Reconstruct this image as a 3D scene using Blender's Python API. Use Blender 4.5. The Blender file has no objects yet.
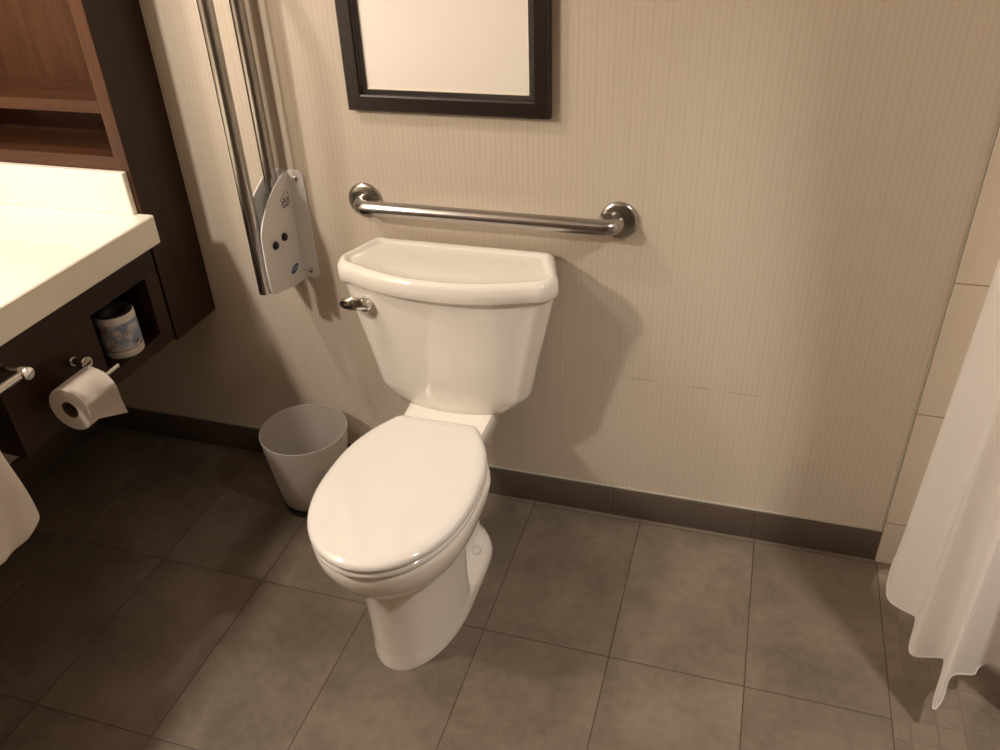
import bpy, bmesh, math, random
from mathutils import Vector, Matrix
random.seed(4)
S = bpy.context.scene
COL = S.collection
pi = math.pi
sin, cos = math.sin, math.cos

# ------------------------------------------------------------------ materials
def lin(c):
    return tuple(((v / 255) / 12.92 if v <= 10 else ((v / 255 + .055) / 1.055) ** 2.4) for v in c) + (1,)

class N:
    """small node helper"""
    def __init__(s, name):
        s.m = bpy.data.materials.new(name); s.m.use_nodes = True
        s.t = s.m.node_tree; s.b = s.t.nodes['Principled BSDF']
    def n(s, kind, **kw):
        x = s.t.nodes.new(kind)
        for k, v in kw.items(): setattr(x, k, v)
        return x
    def l(s, a, b): s.t.links.new(a, b)
    def val(s, x, sock):
        if isinstance(x, (int, float)): sock.default_value = x
        else: s.l(x, sock)
    def math(s, op, a, b=None, c=None, clamp=False):
        x = s.n('ShaderNodeMath', operation=op, use_clamp=clamp)
        for i, v in enumerate((a, b, c)):
            if v is not None: s.val(v, x.inputs[i])
        return x.outputs[0]
    def mix(s, f, a, b):
        x = s.n('ShaderNodeMix', data_type='RGBA')
        s.val(f, x.inputs[0])
        for v, k in ((a, 6), (b, 7)):
            if isinstance(v, tuple): x.inputs[k].default_value = v
            else: s.l(v, x.inputs[k])
        return x.outputs[2]
    def coord(s, which='Object'):
        return s.n('ShaderNodeTexCoord').outputs[which]
    def noise(s, vec, scale, detail=4, rough=.5, dist=0):
        x = s.n('ShaderNodeTexNoise'); x.inputs['Scale'].default_value = scale
        x.inputs['Detail'].default_value = detail; x.inputs['Roughness'].default_value = rough
        x.inputs['Distortion'].default_value = dist
        s.l(vec, x.inputs['Vector']); return x.outputs['Fac']
    def mapping(s, vec, scale=(1, 1, 1), rot=(0, 0, 0)):
        x = s.n('ShaderNodeMapping'); x.inputs['Scale'].default_value = scale; x.inputs['Rotation'].default_value = rot
        s.l(vec, x.inputs['Vector']); return x.outputs[0]
    def ramp(s, f, stops):
        x = s.n('ShaderNodeValToRGB'); e = x.color_ramp.elements
        while len(e) < len(stops): e.new(.5)
        for i, (p, c) in enumerate(stops): e[i].position = p; e[i].color = c
        s.l(f, x.inputs[0]); return x.outputs[0]
    def bump(s, h, strength=.2, dist=.002):
        x = s.n('ShaderNodeBump'); x.inputs['Strength'].default_value = strength; x.inputs['Distance'].default_value = dist
        s.l(h, x.inputs['Height']); s.l(x.outputs[0], s.b.inputs['Normal'])
    def set(s, **kw):
        for k, v in kw.items():
            k = k.replace('_', ' ')
            s.val(v, s.b.inputs[k]) if not isinstance(v, tuple) else setattr(s.b.inputs[k], 'default_value', v)
        return s
    def line(s, c, period, offset, width):
        """1 inside a line of given width repeating with the period"""
        a = s.math('SUBTRACT', c, offset - period / 2)
        a = s.math('FLOORED_MODULO', a, period)
        a = s.math('ABSOLUTE', s.math('SUBTRACT', a, period / 2))
        return s.math('SUBTRACT', 1, s.math('DIVIDE', s.math('SUBTRACT', a, width * .35, clamp=True), width * .3, clamp=True), clamp=True)

def plain(name, col, rough=.5, metal=0, **kw):
    n = N(name); n.b.inputs['Base Color'].default_value = lin(col)
    v = n.noise(n.coord(), 35, 3)
    n.l(n.math('MULTIPLY_ADD', v, .08, max(rough - .04, 0.02)), n.b.inputs['Roughness'])
    n.b.inputs['Metallic'].default_value = metal
    n.set(**kw)
    return n.m

def ceramic(name, col, rough=.07):
    n = N(name)
    f = n.noise(n.coord(), 3, 2)
    n.l(n.mix(f, lin(col), lin(tuple(min(255, c + 3) for c in col))), n.b.inputs['Base Color'])
    n.set(Roughness=rough, Coat_Weight=.4, Coat_Roughness=.04)
    n.b.inputs['IOR'].default_value = 1.5
    return n.m

def steel(name, col=(150, 140, 128), rough=.3):
    n = N(name)
    f = n.noise(n.coord(), 25, 3)
    n.l(n.mix(f, lin(col), lin(tuple(min(255, int(c * 1.04)) for c in col))), n.b.inputs['Base Color'])
    n.l(n.math('MULTIPLY_ADD', f, .05, rough - .02), n.b.inputs['Roughness'])
    n.set(Metallic=1.0)
    return n.m

def wood(name, a, b, rough=.35, axis='z'):
    n = N(name)
    sc = {'z': (9, 9, .9), 'y': (9, .9, 9), 'x': (.9, 9, 9)}[axis]
    v = n.mapping(n.coord(), sc)
    f = n.noise(v, 3.2, 8, .6, .6)
    g = n.noise(n.mapping(n.coord(), tuple(k * 8 for k in sc)), 5, 3)
    h = n.math('MULTIPLY_ADD', g, .35, n.math('MULTIPLY', f, .65))
    n.l(n.ramp(h, [(.36, lin(a)), (.64, lin(b))]), n.b.inputs['Base Color'])
    n.set(Roughness=rough)
    n.b.inputs['Specular IOR Level'].default_value = .3
    n.bump(h, .05, .001)
    return n.m

T, X0, Y1, D = .3048, -.5244, -.4893, .4673
def mat_floor(name, mosaic=False):
    n = N(name); c = n.coord(); sp = n.n('ShaderNodeSeparateXYZ'); n.l(c, sp.inputs[0]); x, y = sp.outputs[0], sp.outputs[1]
    if mosaic: gx = n.line(x, .0535, 1.036, .004); gy = n.line(y, .0535, -.481, .004)
    else: gx = n.line(x, T, X0, .0027); gy = n.line(y, D, Y1, .0027)
    g = n.math('MAXIMUM', gx, gy)
    px, py = (.0535, .0535) if mosaic else (T, D)
    ox, oy = (1.036, -.481) if mosaic else (X0, Y1)
    cell = n.n('ShaderNodeCombineXYZ')
    n.l(n.math('FLOOR', n.math('DIVIDE', n.math('SUBTRACT', x, ox), px)), cell.inputs[0])
    n.l(n.math('FLOOR', n.math('DIVIDE', n.math('SUBTRACT', y, oy), py)), cell.inputs[1])
    w = n.n('ShaderNodeTexWhiteNoise', noise_dimensions='3D'); n.l(cell.outputs[0], w.inputs[0])
    off = n.n('ShaderNodeVectorMath', operation='MULTIPLY_ADD')
    n.l(w.outputs['Color'], off.inputs[0]); off.inputs[1].default_value = (9, 9, 9); n.l(c, off.inputs[2])
    v = off.outputs[0]
    f1 = n.noise(v, 4.5, 8, .62, .3); f2 = n.noise(v, 42, 5, .6); f3 = n.noise(v, 1.3, 3)
    h = n.math('ADD', n.math('MULTIPLY', f1, .6), n.math('ADD', n.math('MULTIPLY', f2, .22), n.math('MULTIPLY', f3, .18)))
    col = n.ramp(h, [(.36, lin((95, 85, 73))), (.5, lin((114, 102, 88))), (.64, lin((132, 119, 103)))])
    tone = n.math('MULTIPLY_ADD', w.outputs['Value'], .08, .96)
    hv = n.n('ShaderNodeHueSaturation'); n.l(tone, hv.inputs['Value']); n.l(col, hv.inputs['Color'])
    n.l(n.mix(g, hv.outputs[0], lin((72, 60, 50)) if not mosaic else lin((110, 96, 84))), n.b.inputs['Base Color'])
    n.l(n.math('MULTIPLY_ADD', f2, .2, .36), n.b.inputs['Roughness'])
    n.bump(n.math('SUBTRACT', n.math('MULTIPLY', f2, .12), g), .35, .0015)
    return n.m

def mat_wallpaper():
    n = N('wallpaper_cream'); c = n.coord(); sp = n.n('ShaderNodeSeparateXYZ'); n.l(c, sp.inputs[0])
    x = n.math('ADD', sp.outputs[0], sp.outputs[1]); z = sp.outputs[2]
    s1 = n.line(x, .0125, 0, .006); s2 = n.line(x, .0375, .004, .005)
    wv = n.noise(n.mapping(c, (420, 420, 12)), 1, 3)
    ww = n.noise(n.mapping(c, (1, 1, 1)), 260, 3)
    base = n.mix(wv, lin((199, 186, 169)), lin((209, 195, 178)))
    col = n.mix(n.math('MULTIPLY', s1, .22), base, lin((218, 209, 190)))
    col = n.mix(n.math('MULTIPLY', s2, .14), col, lin((186, 172, 150)))
    col = n.mix(n.math('MULTIPLY', ww, .12), col, lin((160, 146, 124)))
    # scuff marks left on the paper above the skirting
    def scuff(x0, x1, z0, w):
        nz = n.noise(n.mapping(c, (30, 1, 30)), 2, 2)
        zz = n.math('ADD', z, n.math('MULTIPLY', nz, .003))
        a = n.math('SUBTRACT', 1, n.math('DIVIDE', n.math('ABSOLUTE', n.math('SUBTRACT', zz, z0 + .0015)), w), clamp=True)
        b = n.math('SUBTRACT', 1, n.math('DIVIDE', n.math('ABSOLUTE', n.math('SUBTRACT', sp.outputs[0], (x0 + x1) / 2)), (x1 - x0) / 2), clamp=True)
        return n.math('MULTIPLY', a, n.math('MULTIPLY', b, 1.6, clamp=True), clamp=True)
    for a in ((.31, .42, .4565, .0028), (.46, .55, .4535, .003), (.56, .665, .452, .0024)):
        col = n.mix(n.math('MULTIPLY', scuff(*a), .5), col, lin((112, 86, 66)))
    n.l(col, n.b.inputs['Base Color'])
    n.set(Roughness=.55, Specular_IOR_Level=.3)
    n.bump(n.math('ADD', n.math('MULTIPLY', s1, .6), n.math('MULTIPLY', ww, .3)), .25, .0006)
    return n.m

def mat_grid(name, base, dark, axis_i, period, offset, width, rough=.3, var=6):
    n = N(name); c = n.coord(); sp = n.n('ShaderNodeSeparateXYZ'); n.l(c, sp.inputs[0])
    g = n.line(sp.outputs[axis_i], period, offset, width)
    f = n.noise(c, 7, 6, .6)
    col = n.mix(f, lin(tuple(v - var for v in base)), lin(tuple(v + var for v in base)))
    n.l(n.mix(g, col, lin(dark)), n.b.inputs['Base Color'])
    n.set(Roughness=rough); n.bump(n.math('SUBTRACT', 1, g), .3, .001)
    return n.m

def mat_fabric(name, col, trans=.4, scale=900):
    n = N(name); c = n.coord(); f = n.noise(c, scale, 2); k = n.noise(c, 14, 5, .6)
    cc = n.mix(k, lin(col), lin(tuple(min(255, v + 6) for v in col)))
    n.l(cc, n.b.inputs['Base Color']); n.set(Roughness=.85, Specular_IOR_Level=.15)
    n.bump(n.math('ADD', n.math('MULTIPLY', f, .4), n.math('MULTIPLY', k, 1.0)), .35, .002)
    if trans:
        tr = n.n('ShaderNodeBsdfTranslucent'); n.l(cc, tr.inputs[0])
        mx = n.n('ShaderNodeMixShader'); mx.inputs[0].default_value = trans
        n.l(n.b.outputs[0], mx.inputs[1]); n.l(tr.outputs[0], mx.inputs[2])
        n.l(mx.outputs[0], n.t.nodes['Material Output'].inputs[0])
    return n.m

def mat_wrapper():
    n = N('printed_wrapper'); c = n.coord(); sp = n.n('ShaderNodeSeparateXYZ'); n.l(c, sp.inputs[0]); z = sp.outputs[2]
    f = n.noise(c, 34, 3); g = n.noise(n.mapping(c, (1.3, 1, 1)), 52, 3); k = n.noise(c, 90, 2)
    col = n.ramp(f, [(.40, lin((128, 146, 172))), (.50, lin((176, 182, 192))), (.6, lin((206, 202, 200)))])
    col = n.mix(n.ramp(g, [(.58, (0, 0, 0, 1)), (.64, (1, 1, 1, 1))]), col, lin((190, 130, 100)))
    band = n.math('MULTIPLY', n.math('GREATER_THAN', z, .02), n.math('LESS_THAN', z, .093))
    red = n.math('MULTIPLY', n.math('GREATER_THAN', z, .0195), n.math('LESS_THAN', z, .0225))
    col = n.mix(band, lin((226, 220, 212)), col)
    col = n.mix(n.math('MULTIPLY', red, .7), col, lin((150, 60, 60)))
    n.l(col, n.b.inputs['Base Color']); n.set(Roughness=.4); n.bump(k, .1, .002)
    return n.m

M = {}
M['ceramic'] = ceramic('glazed_ceramic', (238, 232, 222))
M['seat'] = ceramic('glossy_seat_plastic', (231, 227, 221), .11)
M['steel'] = steel('brushed_steel', (170, 166, 161), .22)
M['chrome'] = plain('chrome', (215, 212, 206), .08, 1)
M['wallpaper'] = mat_wallpaper()
M['floor'] = mat_floor('stone_floor_tile'); M['mosaic'] = mat_floor('mosaic_floor_tile', True)
M['base'] = mat_grid('skirting_tile', (92, 80, 70), (74, 62, 52), 0, .375, .31, .003, .4)
M['basey'] = mat_grid('skirting_tile_side', (92, 80, 70), (74, 62, 52), 1, .375, .31, .003, .4)
M['showertile'] = mat_grid('cream_wall_tile', (212, 199, 181), (150, 132, 108), 2, .333, .135, .003, .22, 3)
M['bead'] = plain('caulk_bead', (178, 172, 158), .45)
M['paint'] = plain('painted_plaster', (186, 176, 164), .7)
M['dim'] = plain('low_bounce_wall', (112, 96, 82), .6)  # for the unseen front wall, darkened to cut bounce light
M['wood'] = wood('espresso_wood', (36, 21, 12), (54, 31, 18), .42)
M['wood_y'] = wood('espresso_wood_level', (36, 21, 12), (54, 31, 18), .42, 'y')
M['wood_lit'] = wood('espresso_wood_lit', (62, 38, 25), (88, 56, 37), .38)  # same espresso wood, coloured lighter and warmer for the lit shelf faces
M['wood_litx'] = wood('espresso_wood_lit_level', (62, 38, 25), (88, 56, 37), .35, 'x')  # lit copy again, grain along x
M['frame'] = plain('dark_frame_lacquer', (34, 24, 20), .35)
M['mat'] = plain('pale_print_paper', (244, 236, 226), .6, Coat_Weight=.35, Coat_Roughness=.03)
M['edge'] = plain('bevel_edge', (250, 240, 220), .4)
M['counter'] = ceramic('cream_solid_surface', (246, 241, 226), .28)
M['white'] = plain('white_enamel', (226, 224, 222), .3)
M['black'] = plain('black_plastic', (16, 16, 16), .35)
M['ink'] = plain('dark_print_ink', (52, 50, 52), .6)
M['blue'] = plain('blue_badge', (44, 78, 150), .4)
M['paper'] = plain('tissue_paper', (232, 222, 212), .9)
M['card'] = plain('cardboard_core', (92, 76, 62), .9)
M['wrap'] = mat_wrapper()
M['wraptop'] = plain('wrapper_end', (58, 56, 58), .5)
M['towel'] = mat_fabric('terry_towel', (236, 228, 222), 0, 500)
M['curtain'] = mat_fabric('white_curtain_cloth', (247, 243, 240), .42, 700)
n = N('frosted_plastic'); n.b.inputs['Base Color'].default_value = lin((208, 200, 190))
k_ = n.noise(n.coord(), 300, 2); n.bump(k_, .1, .001); n.set(Roughness=.45)
tr = n.n('ShaderNodeBsdfTranslucent'); tr.inputs[0].default_value = lin((214, 206, 196))
mx = n.n('ShaderNodeMixShader'); mx.inputs[0].default_value = .4
n.l(n.b.outputs[0], mx.inputs[1]); n.l(tr.outputs[0], mx.inputs[2]); n.l(mx.outputs[0], n.t.nodes['Material Output'].inputs[0])
M['frost'] = n.m

# ------------------------------------------------------------------ geometry helpers
def link(name, bm, mat, parent=None, loc=(0, 0, 0), smooth=None, mods=None):
    me = bpy.data.meshes.new(name); bmesh.ops.recalc_face_normals(bm, faces=bm.faces); bm.to_mesh(me); bm.free()
    o = bpy.data.objects.new(name, me); COL.objects.link(o); o.location = loc
    if mat: me.materials.append(M[mat])
    if parent: o.parent = parent
    if smooth is not None:
        for p in me.polygons: p.use_smooth = True
        me.set_sharp_from_angle(angle=math.radians(smooth))
    return o
def tag(o, label=None, cat=None, group=None, kind=None):
    for k, v in (('label', label), ('category', cat), ('group', group), ('kind', kind)):
        if v: o[k] = v
    return o
def empty(name, loc, label, cat):
    o = bpy.data.objects.new(name, None); COL.objects.link(o); o.location = loc; o.empty_display_size = .05
    return tag(o, label, cat)
def bx(bm, a, b, bev=0, seg=2, rot=None):
    r = bmesh.ops.create_cube(bm, size=1); vs = r['verts']
    for v in vs: v.co = Vector([(a[i] + b[i]) / 2 + v.co[i] * (b[i] - a[i]) for i in range(3)])
    if bev:
        es = list({e for v in vs for e in v.link_edges})
        bmesh.ops.bevel(bm, geom=es, offset=bev, segments=seg, affect='EDGES', profile=.5)
    return vs
def box(name, a, b, mat, parent=None, bev=0, loc=(0, 0, 0), seg=2):
    bm = bmesh.new(); bx(bm, a, b, bev, seg); return link(name, bm, mat, parent, loc, 40 if bev else None)
def loft(bm, rings, cap0=True, cap1=True, closed=True):
    R = [[bm.verts.new(p) for p in r] for r in rings]; n = len(R[0])
    for a, b in zip(R, R[1:]):
        for i in range(n if closed else n - 1):
            j = (i + 1) % n
            bm.faces.new((a[i], a[j], b[j], b[i]))
    if cap0: bm.faces.new(list(reversed(R[0])))
    if cap1: bm.faces.new(R[-1])
    return R
def lathe(bm, prof, n=48, c=(0, 0, 0), axis='z', caps=True):
    def P(r, h, a):
        p = {'z': (r * cos(a), r * sin(a), h), 'y': (r * cos(a), h, r * sin(a)), 'x': (h, r * cos(a), r * sin(a))}[axis]
        return tuple(p[i] + c[i] for i in range(3))
    loft(bm, [[P(r, h, 2 * pi * i / n) for i in range(n)] for r, h in prof], caps, caps)
def tube(bm, pts, r, n=16, caps=True):
    pts = [Vector(p) for p in pts]; rings = []; up = None
    for i, p in enumerate(pts):
        d = (pts[min(i + 1, len(pts) - 1)] - pts[max(i - 1, 0)]).normalized()
        if up is None:
            up = d.orthogonal().normalized()
        up = (up - d * up.dot(d)).normalized(); w = d.cross(up)
        rr = r if isinstance(r, (int, float)) else r[i]
        rings.append([p + up * (rr * cos(2 * pi * k / n)) + w * (rr * sin(2 * pi * k / n)) for k in range(n)])
    loft(bm, rings, caps, caps)
def arc(c, u, v, r, a0, a1, n=8):
    c, u, v = Vector(c), Vector(u), Vector(v)
    return [c + (u * cos(a0 + (a1 - a0) * i / n) + v * sin(a0 + (a1 - a0) * i / n)) * r for i in range(n + 1)]
def text_mesh(name, s, size, mat, parent, matrix, ext=.0003):
    cu = bpy.data.curves.new(name, 'FONT'); cu.body = s; cu.size = size; cu.extrude = ext; cu.align_x = 'CENTER'; cu.align_y = 'CENTER'
    o = bpy.data.objects.new(name, cu); COL.objects.link(o)
    me = bpy.data.meshes.new_from_object(o.evaluated_get(bpy.context.evaluated_depsgraph_get()))
    bpy.data.objects.remove(o); me.transform(matrix); me.materials.clear(); me.materials.append(M[mat])
    o = bpy.data.objects.new(name, me); COL.objects.link(o); o.parent = parent
    return o

# ------------------------------------------------------------------ the room
XL, XR, YF, ZC, XT = -1.435, 1.98, -2.75, 2.44, .997
def struct(o): return tag(o, kind='structure')
struct(box('floor', (XL, YF, -.03), (1.003, 0, 0), 'floor'))
struct(box('floor', (1.003, YF, -.03), (XR, 0, 0), 'mosaic'))
struct(box('ceiling', (XL, YF, ZC), (XR, 0, ZC + .04), 'paint'))
struct(box('wall_back', (XL - .05, 0, -.03), (XR + .05, .05, ZC), 'wallpaper'))
struct(box('wall_left', (XL - .05, YF, -.03), (XL, 0, ZC), 'wallpaper'))
struct(box('wall_right', (XR, YF, -.03), (XR + .05, 0, ZC), 'showertile'))
struct(box('wall_front', (XL - .05, YF - .05, -.03), (XR + .05, YF, ZC), 'dim'))
struct(box('wall_shower', (XT, -.014, 0), (XR, 0, ZC), 'showertile', bev=.002))
struct(box('baseboard_back', (XL, -.009, 0), (XT, 0, .0945), 'base', bev=.001))
struct(box('baseboard_left', (XL, YF, 0), (XL + .009, -.009, .1), 'basey', bev=.001))
bm = bmesh.new(); bx(bm, (XL + .009, -.006, .0945), (XT, 0, .0995), .002); bx(bm, (XT - .004, -.006, .0945), (XT, 0, ZC), .0015)
struct(link('trim_1', bm, 'bead', smooth=40))

# ------------------------------------------------------------------ toilet
CX = -.08
to = empty('toilet', (CX, -.35, 0), 'white ceramic two-piece toilet with closed lid against the striped wall', 'toilet')
TL = Vector((-CX, .35, 0))
def ss(a, b, x):
    t = max(0, min(1, (x - a) / (b - a))); return t * t * (3 - 2 * t)
def egg(z, yb, yf, yw, hw, N_=40, inset=0, wmod=None, p=2.62, L=.3256, ef=2.15, rc=.02):
    """outline seen from above, symmetric about the toilet's centre line; yb back, yf front, yw widest"""
    yb -= inset; yf += inset; hw -= inset
    ys = [yb + (yf - yb) * (1 - cos(pi * i / N_)) / 2 for i in range(N_ + 1)]
    def w(y):
        if y < yw: t = min(1, (yw - y) / (yw - yf)); r = hw * (1 - t ** ef) ** (1 / 2.0) if t < 1 else 0
        else: r = hw * (1 - ((y - yw) / L) ** p)
        if wmod: r = wmod(y, r)
        d = (yb - y) / rc
        if d < 1: r -= rc * (1 - math.sqrt(max(0, 1 - (1 - d) ** 2)))
        return max(r, 0)
    right = [(w(y), y, z) for y in ys]
    left = [(-x, y, z) for x, y, z in reversed(right[:-1])]
    return [Vector((CX + x, y, zz)) + TL for x, y, zz in right + left]
# bowl and pedestal, one continuous ceramic body
def body(z, yf, yw, hw, yb, rear, ycut=-.40, soft=.03, rc=.03, L=9, ef=2.15):
    def wm(y, r):
        k = ss(ycut - soft, ycut + soft, y)
        return r * (1 - k) + rear * k if y > yw else r
    return egg(z, yb, yf, yw, hw, 56, 0, wm, rc=rc, L=L, p=2.4, ef=ef)
bm = bmesh.new()
FY = -.163
levels = [
    body(.000, -.655, -.42, .114, FY, .107, -.24, .10, .095),
    body(.012, -.655, -.42, .115, FY, .108, -.24, .10, .095),
    body(.030, -.654, -.42, .114, FY - .002, .104, -.26, .10, .095),
    body(.042, -.653, -.42, .113, FY - .008, .096, -.36, .06, .08),
    body(.050, -.653, -.43, .112, FY - .014, .078, -.41, .02, .06),
    body(.064, -.653, -.43, .112, FY - .010, .064, -.412, .016, .04),
    body(.120, -.654, -.44, .111, -.155, .060, -.412, .016, .04),
    body(.180, -.658, -.45, .111, -.150, .062, -.41, .018, .04),
    body(.235, -.662, -.46, .112, -.140, .070, -.40, .025, .04),
    body(.268, -.667, -.48, .115, -.120, .078, -.38, .04, .04),
    body(.280, -.682, -.49, .126, -.110, .080, -.36, .08, .04),
    body(.298, -.708, -.50, .142, -.095, .084, -.35, .10, .04),
    body(.322, -.731, -.51, .155, -.080, .090, -.35, .11, .03),
    body(.350, -.748, -.52, .166, -.060, .098, -.345, .11, .03),
    body(.375, -.757, -.522, .1715, -.045, .104, -.34, .10, .03),
    body(.393, -.760, -.522, .173, -.035, .107, -.335, .09, .03),
    body(.402, -.758, -.522, .171, -.033, .106, -.335, .09, .03),
    body(.408, -.750, -.522, .165, -.037, .102, -.335, .09, .03),
    body(.4085, -.70, -.522, .12, -.08, .07, -.30, .07, .03),
]
levels = [[v + Vector((.002 if v.z > .3 else 0, 0, 0)) for v in l] for l in levels]
loft(bm, levels)
bowl = link('bowl', bm, 'ceramic', to, smooth=50)
for s in (-1, 1):
    bm = bmesh.new(); lathe(bm, [(.016, -.006), (.016, .004), (.0140, .010), (.009, .0145), (.001, .0162)], 20, (s * .078 + CX, -.288, .044) , 'z')
    for v in bm.verts: v.co += TL
    link('bolt_cap', bm, 'seat', to, smooth=50)
# tank shelf (raised rear platform) is part of the bowl casting: a shallow step under the tank
bm = bmesh.new()
def plat(z, hb, hf, yb, yf, r=.02):
    pts = []
    for cx, cy, a in ((hb - r, yb - r, 0), (-(hb - r), yb - r, pi / 2), (-(hf - r), yf + r, pi), (hf - r, yf + r, 1.5 * pi)):
        for k in range(6):
            t = a + k * pi / 10
            pts.append(Vector((CX - .004 + cx + r * cos(t), cy + r * sin(t), z)) + TL)
    return pts
loft(bm, [plat(.35, .10, .09, -.035, -.25), plat(.392, .121, .108, -.03, -.262), plat(.402, .121, .108, -.03, -.262), plat(.4045, .118, .105, -.034, -.257)])
link('tank_shelf', bm, 'ceramic', bowl, smooth=50)
# seat ring, lid, hinges
def ring(z, ins):
    return [v + Vector((.003, 0, 0)) for v in egg(z, -.273, -.768, -.522, .174, 48, ins, rc=.007, L=.334)]
bm = bmesh.new(); loft(bm, [ring(.411, .010), ring(.413, .004), ring(.418, .001), ring(.424, .002), ring(.428, .006), ring(.429, .012)])
link('seat', bm, 'seat', to, smooth=50)
bm = bmesh.new()
loft(bm, [ring(.430, .010), ring(.4315, .003), ring(.435, 0), ring(.440, 0), ring(.4445, .002), ring(.448, .006), ring(.4505, .012), ring(.4525, .020),
          ring(.4535, .030), ring(.4535, .040), ring(.4540, .052), ring(.4552, .075), ring(.4562, .110), ring(.4568, .15)])
link('lid', bm, 'seat', to, smooth=60)
for s in (-1, 1):
    bm = bmesh.new(); bx(bm, (CX + s * .07 - .022, -.283, .41), (CX + s * .07 + .022, -.262, .432), .006, 3)
    for v in bm.verts: v.co += TL
    link('hinge', bm, 'seat', to, smooth=50)
# tank
TX = -.085
def tank(z, hb, hs, yb, yside, yf, bow, r=.045, ins=0, M_=12):
    hb -= ins; hs -= ins; yb -= ins; yf += ins; yside += ins * .3
    pts = []
    # right side from the back, front bow, left side
    base = []
    base += [(hb - .012, yb), (hb - .004, yb - .004), (hb, yb - .012)]
    for i in range(1, 5): base.append((hb + (hs - hb) * i / 5, yb - .012 + (yside - yb + .012) * i / 5))
    yfs = yf + bow                        # front y at the corner
    rc = min(r, yside - yfs - .002 if yside - yfs > .01 else .01)
    for k in range(9):
        t = k / 8 * pi / 2
        base.append((hs - rc + rc * cos(t), yside - (yside - yfs) * sin(t)))
    hx = hs - rc
    for i in range(1, 13):
        x = hx * (1 - i / 12)
        base.append((x, yf + bow * (x / hx) ** 2.1 if hx else yf))
    pts = base + [(-x, y) for x, y in reversed(base[:-1])]
    return [Vector((TX + x, y, z)) + TL for x, y in pts]
bm = bmesh.new()
def tk_(z, hs, ins=0): 
    t = (z - .405) / .33
    return tank(z, hs - .008 - .022 * t, hs, -.027 + .005 * t, -.118 - .016 * t, -.190 - .034 * t, .022 + .018 * t, .032 + .012 * t, ins)
loft(bm, [tk_(.4055, .140, .03), tk_(.405, .147, .003), tk_(.409, .153), tk_(.425, .168), tk_(.446, .190), tk_(.454, .196), tk_(.462, .199), tk_(.50, .206), tk_(.56, .219), tk_(.64, .238), tk_(.742, .260)])
tk = link('tank', bm, 'ceramic', to, smooth=50)
bm = bmesh.new()
def lidr(z, ins): return tank(z, .234, .269, -.010, -.138, -.240, .048, .045, ins)
loft(bm, [lidr(.7422, .012), lidr(.7425, .002), lidr(.747, -.001), lidr(.764, 0), lidr(.775, .001), lidr(.783, .005), lidr(.788, .010), lidr(.789, .015),
          lidr(.788, .020), lidr(.783, .025), lidr(.7815, .031), lidr(.7812, .06)])
link('tank_lid', bm, 'ceramic', to, smooth=60)
# flush lever
bm = bmesh.new(); P0 = Vector((-.268, -.203, .697))
lathe(bm, [(.018, .012), (.018, -.002), (.015, -.007), (.007, -.009), (.001, -.0095)], 28, P0, 'y')
secs = []
for i, (dx, dy, h, w) in enumerate([(.016, -.006, .004, .004), (.010, -.011, .018, .007), (-.004, -.018, .026, .009), (-.022, -.021, .027, .010), (-.040, -.021, .021, .009), (-.053, -.018, .011, .006), (-.058, -.016, .001, .001)]):
    c = P0 + Vector((dx, dy, .001 + dx * -.03))
    secs.append([c + Vector((0, -w * cos(t), h * (sin(t) if sin(t) > 0 else .25 * sin(t)))) for t in [2 * pi * k / 20 for k in range(20)]])
loft(bm, secs)
for v in bm.verts: v.co += TL
link('flush_lever', bm, 'chrome', to, smooth=50)

# ------------------------------------------------------------------ grab bar on the wall
gb = empty('grab_bar', (-.02, 0, .875), 'straight brushed steel grab bar on the wall above the toilet tank', 'grab bar')
gx0, gx1, gy, gz, gr = -.335, .291, -.052, .875, .0180
pts = [(gx0, -.006, gz)] + [Vector(p) for p in arc((gx0 + .03, gy + .03, gz), (-1, 0, 0), (0, -1, 0), .03, 0, pi / 2, 8)] + \
      [Vector(p) for p in arc((gx1 - .03, gy + .03, gz), (0, -1, 0), (1, 0, 0), .03, 0, pi / 2, 8)] + [(gx1, -.006, gz)]
gl = Vector((.02, 0, -.875))
bm = bmesh.new(); tube(bm, [Vector(p) + gl for p in pts], gr, 24); link('bar', bm, 'steel', gb, smooth=60)
for x in (gx0, gx1):
    bm = bmesh.new(); lathe(bm, [(.044, 0), (.044, -.004), (.042, -.0075), (.035, -.0105), (.020, -.012)], 40, Vector((x, 0, gz)) + gl, 'y')
    link('flange', bm, 'steel', gb, smooth=40)

# ------------------------------------------------------------------ fold-up grab bar
fb = empty('folding_grab_bar', (-.57, 0, .79), 'folded-up double tube steel support bar in a white wall bracket', 'grab bar')
FL = Vector((.57, 0, -.79))
bm = bmesh.new()
yo, yi, tr_ = -.149, -.034, .0165
cy = (yo + yi) / 2; rr = (yi - yo) / 2
pts = [Vector((-.57, yo, .668)), Vector((-.57, yo, .9)), Vector((-.57, yo, 1.40))] + arc((-.57, cy, 1.42), (0, -1, 0), (0, 0, 1), rr, 0, pi, 14) + [Vector((-.57, yi, 1.40)), Vector((-.57, yi, .9)), Vector((-.57, yi, .73))]
tube(bm, [p + FL for p in pts], tr_, 24)
link('folding_tube', bm, 'steel', fb, smooth=60)
def cheek(x0, x1, outline):
    bm = bmesh.new(); a = [Vector((x0, y, z)) + FL for y, z in outline]; b = [Vector((x1, y, z)) + FL for y, z in outline]
    loft(bm, [a, b]); bmesh.ops.bevel(bm, geom=list(bm.edges), offset=.0008, segments=1, affect='EDGES'); return bm
ol = [(-.001, .931), (-.018, .935), (-.036, .932), (-.067, .920), (-.098, .901), (-.124, .880), (-.146, .858), (-.161, .835), (-.166, .815), (-.169, .74), (-.168, .690), (-.165, .678), (-.154, .668), (-.056, .646), (-.02, .644), (-.001, .646)]
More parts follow.
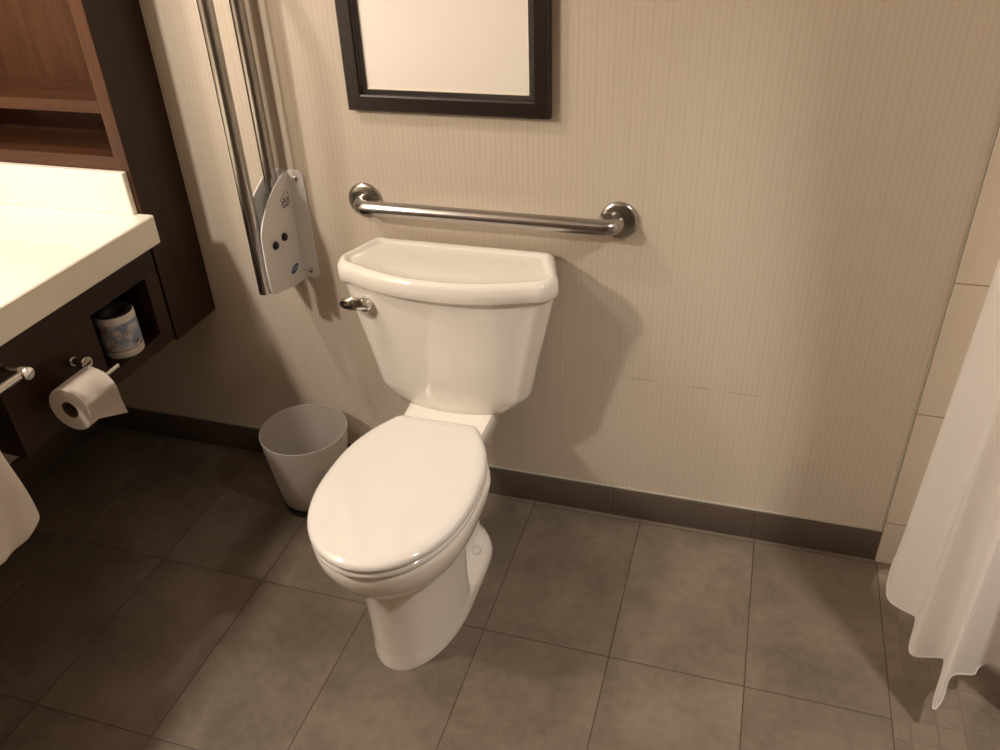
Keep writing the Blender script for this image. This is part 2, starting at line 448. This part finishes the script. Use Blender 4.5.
rp = link('side_plate', cheek(-.5425, -.539, ol), 'white', fb, smooth=30)
ol2 = [(-.001, .930), (-.03, .918), (-.06, .903), (-.095, .885), (-.118, .860), (-.128, .837), (-.128, .82), (-.136, .665), (-.12, .655), (-.001, .646)]
link('side_plate', cheek(-.601, -.5975, ol2), 'white', fb, smooth=30)
bm = bmesh.new()
def rrect(x0, x1, z0, z1, r, y):
    pts = []
    for cx, cz, a in ((x1 - r, z1 - r, 0), (x0 + r, z1 - r, pi / 2), (x0 + r, z0 + r, pi), (x1 - r, z0 + r, 1.5 * pi)):
        for k in range(6): t = a + k * pi / 10; pts.append(Vector((cx + r * cos(t), y, cz + r * sin(t))) + FL)
    return pts
loft(bm, [rrect(-.604, -.497, .645, .938, .018, 0), rrect(-.604, -.497, .645, .938, .018, -.003), rrect(-.603, -.498, .646, .937, .017, -.004)])
link('wall_plate', bm, 'white', fb, smooth=40)
for z in (.917, .667):
    for x in (-.519,):
        bm = bmesh.new(); lathe(bm, [(.0075, -.004), (.007, -.0065), (.004, -.0085), (.0008, -.009)], 16, Vector((x, 0, z)) + FL, 'y'); link('screw', bm, 'chrome', fb, smooth=40)
for y, z in ((-.071, .788), (-.116, .784)):
    bm = bmesh.new(); lathe(bm, [(.0105, 0), (.0105, .004), (.008, .007), (.001, .0075)], 20, Vector((-.539, y, z)) + FL, 'x'); link('bolt_cover', bm, 'black', fb, smooth=40)
# printed marks on the plate: text stands upright on the +x face
mt = Matrix.Translation(Vector((-.5387, -.036, .870)) + FL) @ Matrix(((0, 0, 1, 0), (1, 0, 0, 0), (0, 1, 0, 0), (0, 0, 0, 1))) @ Matrix.Rotation(-.1, 4, 'Z')
text_mesh('logo', 'SAX', .024, 'ink', rp, mt)
bm = bmesh.new()
for zz, w in ((.8585, .034), (.8545, .028)): bx(bm, Vector((-.5388, -.036 - w / 2, zz)) + FL, Vector((-.5384, -.036 + w / 2, zz + .002)) + FL)
link('logo_underline', bm, 'ink', rp); bm = bmesh.new()
for k in range(4): bx(bm, Vector((-.5388, -.048 + k * .009, .883 + (k % 3) * .003)) + FL, Vector((-.5384, -.044 + k * .009, .886 + (k % 3) * .003)) + FL)
link('logo_ticks', bm, 'ink', rp)
bm = bmesh.new()
a_ = [Vector((-.539, -.048 + .018 * cos(t) , .690 + .0095 * sin(t) + .004 * cos(t))) + FL for t in [2 * pi * k / 28 for k in range(28)]]
loft(bm, [a_, [p + Vector((.0008, 0, 0)) for p in a_]])
bd = link('oval_badge', bm, 'blue', rp)
bm = bmesh.new()
for k in range(5): bx(bm, Vector((-.5382, -.059 + k * .005, .6875 + (k % 2) * .002 + k * .0006)) + FL, Vector((-.5379, -.0565 + k * .005, .691 + (k % 2) * .002 + k * .0006)) + FL)
link('badge_lettering', bm, 'white', rp)

# ------------------------------------------------------------------ framed picture
fx0, fx1, fz0, fz1, fw = -.3382, .1354, 1.098, 1.70, .046
pc = empty('framed_picture', ((fx0 + fx1) / 2, 0, fz0), 'dark framed pale picture hanging above the steel grab bar', 'picture')
PL = Vector((-(fx0 + fx1) / 2, 0, -fz0))
bm = bmesh.new()
prof = [(0, 0), (0, -.020), (.003, -.023), (.032, -.023), (.036, -.021), (.039, -.015), (fw, -.013), (fw, -.004), (fw, 0)]
rings = [[Vector((fx0 + d, y, fz0 + d)) + PL, Vector((fx1 - d, y, fz0 + d)) + PL, Vector((fx1 - d, y, fz1 - d)) + PL, Vector((fx0 + d, y, fz1 - d)) + PL] for d, y in prof]
loft(bm, rings, False, False); link('frame', bm, 'frame', pc, smooth=25)
bm = bmesh.new(); bx(bm, Vector((fx0 + fw - .003, -.008, fz0 + fw - .003)) + PL, Vector((fx1 - fw + .003, -.002, fz1 - fw + .003)) + PL); link('print', bm, 'mat', pc)
bm = bmesh.new()
for a, b in (((fx0 + fw, fz0 + fw), (fx1 - fw, fz0 + fw + .003)), ((fx1 - fw - .003, fz0 + fw), (fx1 - fw, fz1 - fw))):
    bx(bm, Vector((a[0], -.0095, a[1])) + PL, Vector((b[0], -.0078, b[1])) + PL)
link('mount_edge', bm, 'edge', pc)

# ------------------------------------------------------------------ waste basket
wb = empty('wastebasket', (-.538, -.155, 0), 'frosted white open wastebasket on the floor left of the toilet', 'wastebasket')
bm = bmesh.new()
lathe(bm, [(.020, .018), (.089, .018), (.0925, .0225), (.100, .08), (.109, .15), (.1165, .21), (.1205, .249), (.1205, .2515), (.1185, .2515), (.1145, .21), (.107, .15), (.098, .08), (.090, .025), (.02, .023)], 72)
link('bin', bm, 'frost', wb, smooth=50)
bm = bmesh.new(); lathe(bm, [(.02, 0), (.090, 0), (.092, .003), (.0955, .026), (.095, .030), (.0915, .0305), (.02, .0175)], 72); link('base_ring', bm, 'black', wb, smooth=40)

# ------------------------------------------------------------------ tall shelf cabinet
XC = -.852; YC = -.181
sc = empty('shelf_cabinet', (-1.14, 0, .508), 'tall dark wood cabinet with open shelves mounted against the back wall', 'cabinet')
SL = Vector((1.14, 0, -.508))
def part(name, a, b, mat, parent, L, bev=.001):
    bm = bmesh.new(); bx(bm, Vector(a) + L, Vector(b) + L, bev, 1); return link(name, bm, mat, parent)
part('side_panel', (XC - .018, YC, .508), (XC, -.001, 2.15), 'wood', sc, SL)
part('side_panel', (XL + .001, YC + .003, .52), (XL + .02, -.001, 2.15), 'wood', sc, SL)
part('back_panel', (XL + .02, -.014, .52), (XC - .018, -.001, 2.15), 'wood_lit', sc, SL)
part('stile', (XC - .036, YC - .001, .87), (XC - .0005, YC + .018, 2.15), 'wood_lit', sc, SL)
part('shelf', (XL + .02, YC, 1.108), (XC - .036, -.014, 1.136), 'wood_litx', sc, SL)
part('shelf', (XL + .02, YC, .962), (XC - .036, -.014, 1.006), 'wood_litx', sc, SL)
part('shelf', (XL + .02, YC + .002, 1.62), (XC - .036, -.014, 1.65), 'wood_litx', sc, SL)
part('top_panel', (XL + .02, YC, 2.12), (XC - .018, -.014, 2.15), 'wood', sc, SL)
part('bottom_panel', (XL + .02, YC + .002, .515), (XC - .018, -.014, .535), 'wood', sc, SL)

# ------------------------------------------------------------------ vanity
ZT = .868; XE = -.818
ct = empty('countertop', (-1.12, -1.0, .795), 'cream solid vanity countertop with raised end splash beside the shelf cabinet', 'countertop')
CL = Vector((1.12, 1.0, -.795))
part('slab', (XL + .001, -2.2, .795), (XE, YC - .001, ZT), 'counter', ct, CL, .003)
part('end_splash', (XL + .001, YC - .0185, ZT), (-.863, YC - .001, .974), 'counter', ct, CL, .002)
part('wall_splash', (XL + .001, -2.2, ZT), (XL + .019, YC - .0195, .958), 'counter', ct, CL, .002)
va = empty('vanity_cabinet', (-1.12, -.46, .528), 'dark wood cubby cabinet under the cream countertop with a spare roll niche', 'cabinet')
VL = Vector((1.12, .46, -.528))
XA = -.84; ya, yb_, yn0, yn1, zb, zn0, zn1, zt = -.202, -.727, -.249, -.445, .528, .5645, .725, .7935
bm = bmesh.new()
def vb(a, b): bx(bm, Vector(a) + VL, Vector(b) + VL, .001, 1)
vb((XL + .001, yb_, zn1), (XA, ya, zt)); vb((XL + .001, yb_, zb), (XA, ya, zn0))
vb((XL + .001, yn0, zn0), (XA, ya, zn1)); vb((XL + .001, yb_, zn0), (XA, yn1, zn1)); vb((XL + .001, yn1, zn0), (XA - .25, yn0, zn1))
link('case', bm, 'wood_y', va)
part('apron', (XA - .02, -2.2, .69), (XA, yb_ - .0005, zt), 'wood_y', va, VL)

# ------------------------------------------------------------------ toilet paper on its post holder
hx, hz = -.76, .632
hd = empty('toilet_paper_holder', (XA, -.535, .655), 'chrome post holder on the dark cabinet carrying the hanging toilet roll', 'paper holder')
HL = Vector((-XA, .535, -.655))
bm = bmesh.new(); lathe(bm, [(.0115, 0), (.0115, .003), (.0105, .0045), (.008, .005)], 28, Vector((XA + .0002, -.5345, .657)) + HL, 'x'); link('wall_flange', bm, 'chrome', hd, smooth=40)
bm = bmesh.new(); lathe(bm, [(.008, 0), (.008, .022), (.0155, .024), (.0155, .036), (.0145, .0375), (.001, .038)], 28, Vector((XA + .005, -.5345, .658)) + HL, 'x'); link('post', bm, 'chrome', hd, smooth=40)
bm = bmesh.new()
tube(bm, [p + HL for p in [Vector((XA + .03, -.534, .652)), Vector((-.79, -.533, .642)), Vector((-.775, -.531, .634)), Vector((hx, -.529, hz))]], .0055, 12)
tube(bm, [p + HL for p in [Vector((hx, -.492, hz)), Vector((hx, -.56, hz)), Vector((hx, -.635, hz)), Vector((hx, -.64, hz + .004))]], .0058, 16)
link('roll_rod', bm, 'chrome', hd, smooth=50)
rc_ = Vector((hx, -.595, hz - .014)); R_ = .052; y0, y1 = -.653, -.562
rl = empty('toilet_roll', (hx, -.597, hz - .014 - R_), 'white toilet paper roll hanging on the chrome holder with a loose sheet', 'toilet paper')
RL = -Vector((hx, -.597, hz - .014 - R_))
bm = bmesh.new(); th0 = 0.0
prof = [(.0205, y0), (R_ - .001, y0), (R_, y0 + .001), (R_, y1 - .001), (R_ - .001, y1), (.0205, y1)]
lathe(bm, [(r, y) for r, y in prof + [prof[0]]], 56, Vector((rc_.x, 0, rc_.z)) + RL, 'y', False); link('paper', bm, 'paper', rl, smooth=40)
bm = bmesh.new(); lathe(bm, [(.0205, y0 + .001), (.0205, y1 - .001), (.0192, y1 - .001), (.0192, y0 + .001), (.0205, y0 + .001)], 32, Vector((rc_.x, 0, rc_.z)) + RL, 'y', False); link('core', bm, 'card', rl, smooth=40)
bm = bmesh.new()                     # loose sheet over the top and down the front
path = [(R_ + .0008, a) for a in [pi * .75 - i * pi * .75 / 14 for i in range(15)]]
P2 = [(rc_.x + r * cos(a), rc_.z + r * sin(a)) for r, a in path] + [(rc_.x + R_ + .001, rc_.z - .005), (rc_.x + R_ + .0035, rc_.z - .010), (rc_.x + R_ + .007, rc_.z - .014)]
o_ = []
for k in range(2):
    for i, (x, z) in enumerate(P2):
        pass
rows = [[Vector((x + (.0015 * (i > 14) if yy == y1 else 0), yy, z - (i > 14) * (i - 14) / 3 * .044 * (yy - y0) / (y1 - y0))) + RL for yy in (y0 + .0005, (y0 + y1) / 2, y1 - .0005)] for i, (x, z) in enumerate(P2)]
V = [[bm.verts.new(p) for p in r] for r in rows]
for a, b in zip(V, V[1:]):
    for i in range(2): bm.faces.new((a[i], a[i + 1], b[i + 1], b[i]))
bmesh.ops.solidify(bm, geom=list(bm.faces), thickness=-.0006)
link('loose_sheet', bm, 'paper', rl, smooth=60)

# spare roll in the niche
sp_ = empty('spare_toilet_roll', (-.883, -.336, zn0), 'wrapped spare toilet roll standing in the dark cabinet niche', 'toilet paper')
bm = bmesh.new(); lathe(bm, [(.0455, 0), (.0475, .002), (.048, .02), (.048, .095), (.0475, .108), (.0455, .111), (.0445, .108), (.024, .085)], 56); link('wrapper', bm, 'wrap', sp_, smooth=50)
bm = bmesh.new(); lathe(bm, [(.0458, .1105), (.040, .1120), (.030, .1105), (.022, .106), (.019, .090), (.001, .089)], 48, caps=False); link('wrapper_end', bm, 'wraptop', sp_, smooth=60)
d_ = Vector((.93, -.37, 0)).normalized(); d_ = Vector((cos(-.05), sin(-.05), 0)); r_ = Vector((0, 0, 1)).cross(d_)
mt = Matrix.Translation(d_ * .0485 + Vector((0, 0, .035))) @ Matrix(((r_.x, 0, d_.x, 0), (r_.y, 0, d_.y, 0), (0, 1, 0, 0), (0, 0, 0, 1)))
text_mesh('wrapper_print', '24', .014, 'ink', sp_, mt, .0005)

# ------------------------------------------------------------------ towel bar and towel
xb, zb_ = -.765, .752
tb = empty('towel_bar', (XA, -.717, zb_), 'chrome towel bar with round end cap under the countertop edge', 'towel bar')
BL = Vector((-XA, .717, -zb_))
bm = bmesh.new(); tube(bm, [Vector((xb, -.722, zb_)) + BL, Vector((xb, -1.3, zb_)) + BL], .0085, 20); link('bar', bm, 'chrome', tb, smooth=50)
for y in (-.717, -1.305):
    bm = bmesh.new(); lathe(bm, [(.014, -.0005), (.014, .004), (.0075, .006), (.0075, .062), (.0128, .066), (.0135, .070), (.0135, .086), (.0125, .0885), (.001, .089)], 28, Vector((XA, y, zb_)) + BL, 'x')
    link('post', bm, 'chrome', tb, smooth=40)
bm = bmesh.new()
# profile round the bar, front layer long, back layer shorter, extruded along y with soft waves
NS, pr = 22, []
for i in range(10): pr.append((xb + .016, .452 + (zb_ - .452) * i / 9, 1))
for i in range(1, 8): a = i / 8 * pi; pr.append((xb + .016 * cos(a), zb_ + .016 * sin(a), 0))
for i in range(8): pr.append((xb - .016, zb_ - .25 * i / 7, -1))
rows = []
for j in range(NS + 1):
    t = j / NS; y = -.842 - t * .36; row = []
    for k, (x, z, s) in enumerate(pr):
        hang = (zb_ - z)
        w = .009 * sin(t * 19 + 1) * hang / .3 + .004 * sin(t * 43 + z * 20) * (hang / .3)
        yy = y + (.010 * sin(z * 24 + 1.2) - .02 * (hang / .3) ** 2 * (1 - 2 * t) * -1 ) * (1 if s else 0) * .5
        zz = z
        if s == 1:
            low = max(0, 1 - (z - .452) / .08)
            zz = z + low * (.030 * (1 - min(1, t * 9)) ** 2 + .006 * sin(t * 23)) 
            xx = x + .012 * hang / .3 + w
        else: xx = x - w * .5
        row.append(Vector((xx, yy, zz)))
    rows.append(row)
V = [[bm.verts.new(p) for p in r] for r in rows]
for a, b in zip(V, V[1:]):
    for i in range(len(pr) - 1): bm.faces.new((a[i], a[i + 1], b[i + 1], b[i]))
tw = link('hand_towel', bm, 'towel', None, smooth=80)
tag(tw, 'white towel hanging from the chrome bar under the countertop', 'towel')
m_ = tw.modifiers.new('thick', 'SOLIDIFY'); m_.thickness = .011; m_.offset = 0
m_ = tw.modifiers.new('soft', 'SUBSURF'); m_.levels = m_.render_levels = 1

# ------------------------------------------------------------------ shower curtain
hem = [(1.17, -.035), (1.09, -.055), (1.030, -.075), (1.012, -.115), (.996, -.190), (1.004, -.225), (1.044, -.262), (1.046, -.290), (1.030, -.355), (1.040, -.372), (1.086, -.374),
       (1.092, -.395), (1.066, -.480), (1.064, -.503), (1.078, -.485), (1.102, -.423), (1.150, -.396), (1.164, -.372), (1.180, -.366), (1.205, -.385), (1.245, -.440), (1.275, -.430), (1.29, -.385), (1.31, -.375), (1.345, -.42), (1.37, -.44)]
def cat(P, n):
    out = []
    for i in range(len(P) - 1):
        p0, p1, p2, p3 = P[max(i - 1, 0)], P[i], P[i + 1], P[min(i + 2, len(P) - 1)]
        for k in range(n):
            t = k / n
            out.append(tuple(p1[q] + .5 * t * (p2[q] - p0[q] + t * (2 * p0[q] - 5 * p1[q] + 4 * p2[q] - p3[q] + t * (3 * (p1[q] - p2[q]) + p3[q] - p0[q]))) for q in range(2)))
    out.append(P[-1]); return out
H = cat(hem, 4); nH = len(H)
ZR, ZH = 2.06, .085
bm = bmesh.new(); rows = []
for i, (x, y) in enumerate(H):
    t = i / (nH - 1)
    tx = 1.085 + .030 * sin(t * 8.5 * 2 * pi / 2 + .5); ty = -.05 - .52 * t
    row = []
    for k in range(25):
        u = k / 24; z = ZH + (ZR - ZH) * u
        e = u ** .92
        row.append(Vector((x + (tx - x) * e, y + (ty - y) * e, z - (0.0 if k else .01 * sin(t * 40)))))
    rows.append(row)
V = [[bm.verts.new(p) for p in r] for r in rows]
for a, b in zip(V, V[1:]):
    for i in range(24): bm.faces.new((a[i], a[i + 1], b[i + 1], b[i]))
cu = link('shower_curtain', bm, 'curtain', None, smooth=75)
tag(cu, 'white cloth shower curtain gathered at the right beside the tiled wall', 'curtain')
bm = bmesh.new(); tube(bm, [Vector((x, y, ZH + .001 - .01 * sin(i / (nH - 1) * 40))) for i, (x, y) in enumerate(H)], .0022, 6); link('hem', bm, 'curtain', cu, smooth=60)
bm = bmesh.new(); tube(bm, [(1.085, -.016, 2.085), (1.085, YF, 2.085)], .0125, 16)
tag(link('curtain_rod', bm, 'steel', None, smooth=60), 'steel rod that carries the white shower curtain', 'curtain rod')

# ------------------------------------------------------------------ lamps and added fill
def lampbody(name, label, cat, a, b, mat='white'):
    bm = bmesh.new(); bx(bm, a, b, .006, 2); return tag(link(name, bm, mat, None, smooth=40), label, cat)
def light(kind, name, loc, energy, col, size, rot=(0, 0, 0), **kw):
    L = bpy.data.lights.new(name, kind); L.energy = energy; L.color = col
    if kind == 'AREA': L.shape = 'DISK'; L.size = size
    else: L.shadow_soft_size = size
    for k, v in kw.items(): setattr(L, k, v)
    o = bpy.data.objects.new(name, L); COL.objects.link(o); o.location = loc; o.rotation_euler = rot; return o
def aim(a, b): return (Vector(b) - Vector(a)).to_track_quat('-Z', 'Y').to_euler()
light('POINT', 'vanity_lamp', (-1.13, -1.38, 1.82), 57, (1, .895, .79), .05)
light('SPOT', 'soffit_lamp', (-1.26, -.78, 2.40), 42, (1, .91, .82), .05, spot_size=math.radians(150), spot_blend=.6)
SP = (1.60, -1.02, 2.40)
light('SPOT', 'shower_lamp', SP, 122, (1, .94, .87), .07, aim(SP, (1.12, -.38, .3)), spot_size=math.radians(80), spot_blend=1)
light('AREA', 'ceiling_fill', (.1, -1.9, 2.41), .6, (1, .88, .76), .5)  # weak unseen fill added under the ceiling, no fixture there

# ------------------------------------------------------------------ world, camera, view
w = bpy.data.worlds.new('world'); S.world = w; w.use_nodes = True
w.node_tree.nodes['Background'].inputs[0].default_value = (.05, .045, .04, 1); w.node_tree.nodes['Background'].inputs[1].default_value = 1
cd = bpy.data.cameras.new('camera'); cam = bpy.data.objects.new('camera', cd); COL.objects.link(cam); S.camera = cam
cd.sensor_fit = 'HORIZONTAL'; cd.sensor_width = 36; cd.lens = 36 * .834325285578543; cd.clip_start = .02
cam.matrix_world = Matrix.Translation((.57413, -1.76671, 1.61128)) @ Matrix(((0.95619541, -0.12868627, 0.26292619), (0.29051209, 0.52750279, -0.79833798), (-0.03595916, 0.83975035, 0.54178067))).to_4x4()
S.view_settings.view_transform = 'Standard'; S.view_settings.look = 'None'; S.view_settings.gamma = 1; S.view_settings.use_curve_mapping = False
S.view_settings.exposure = 0
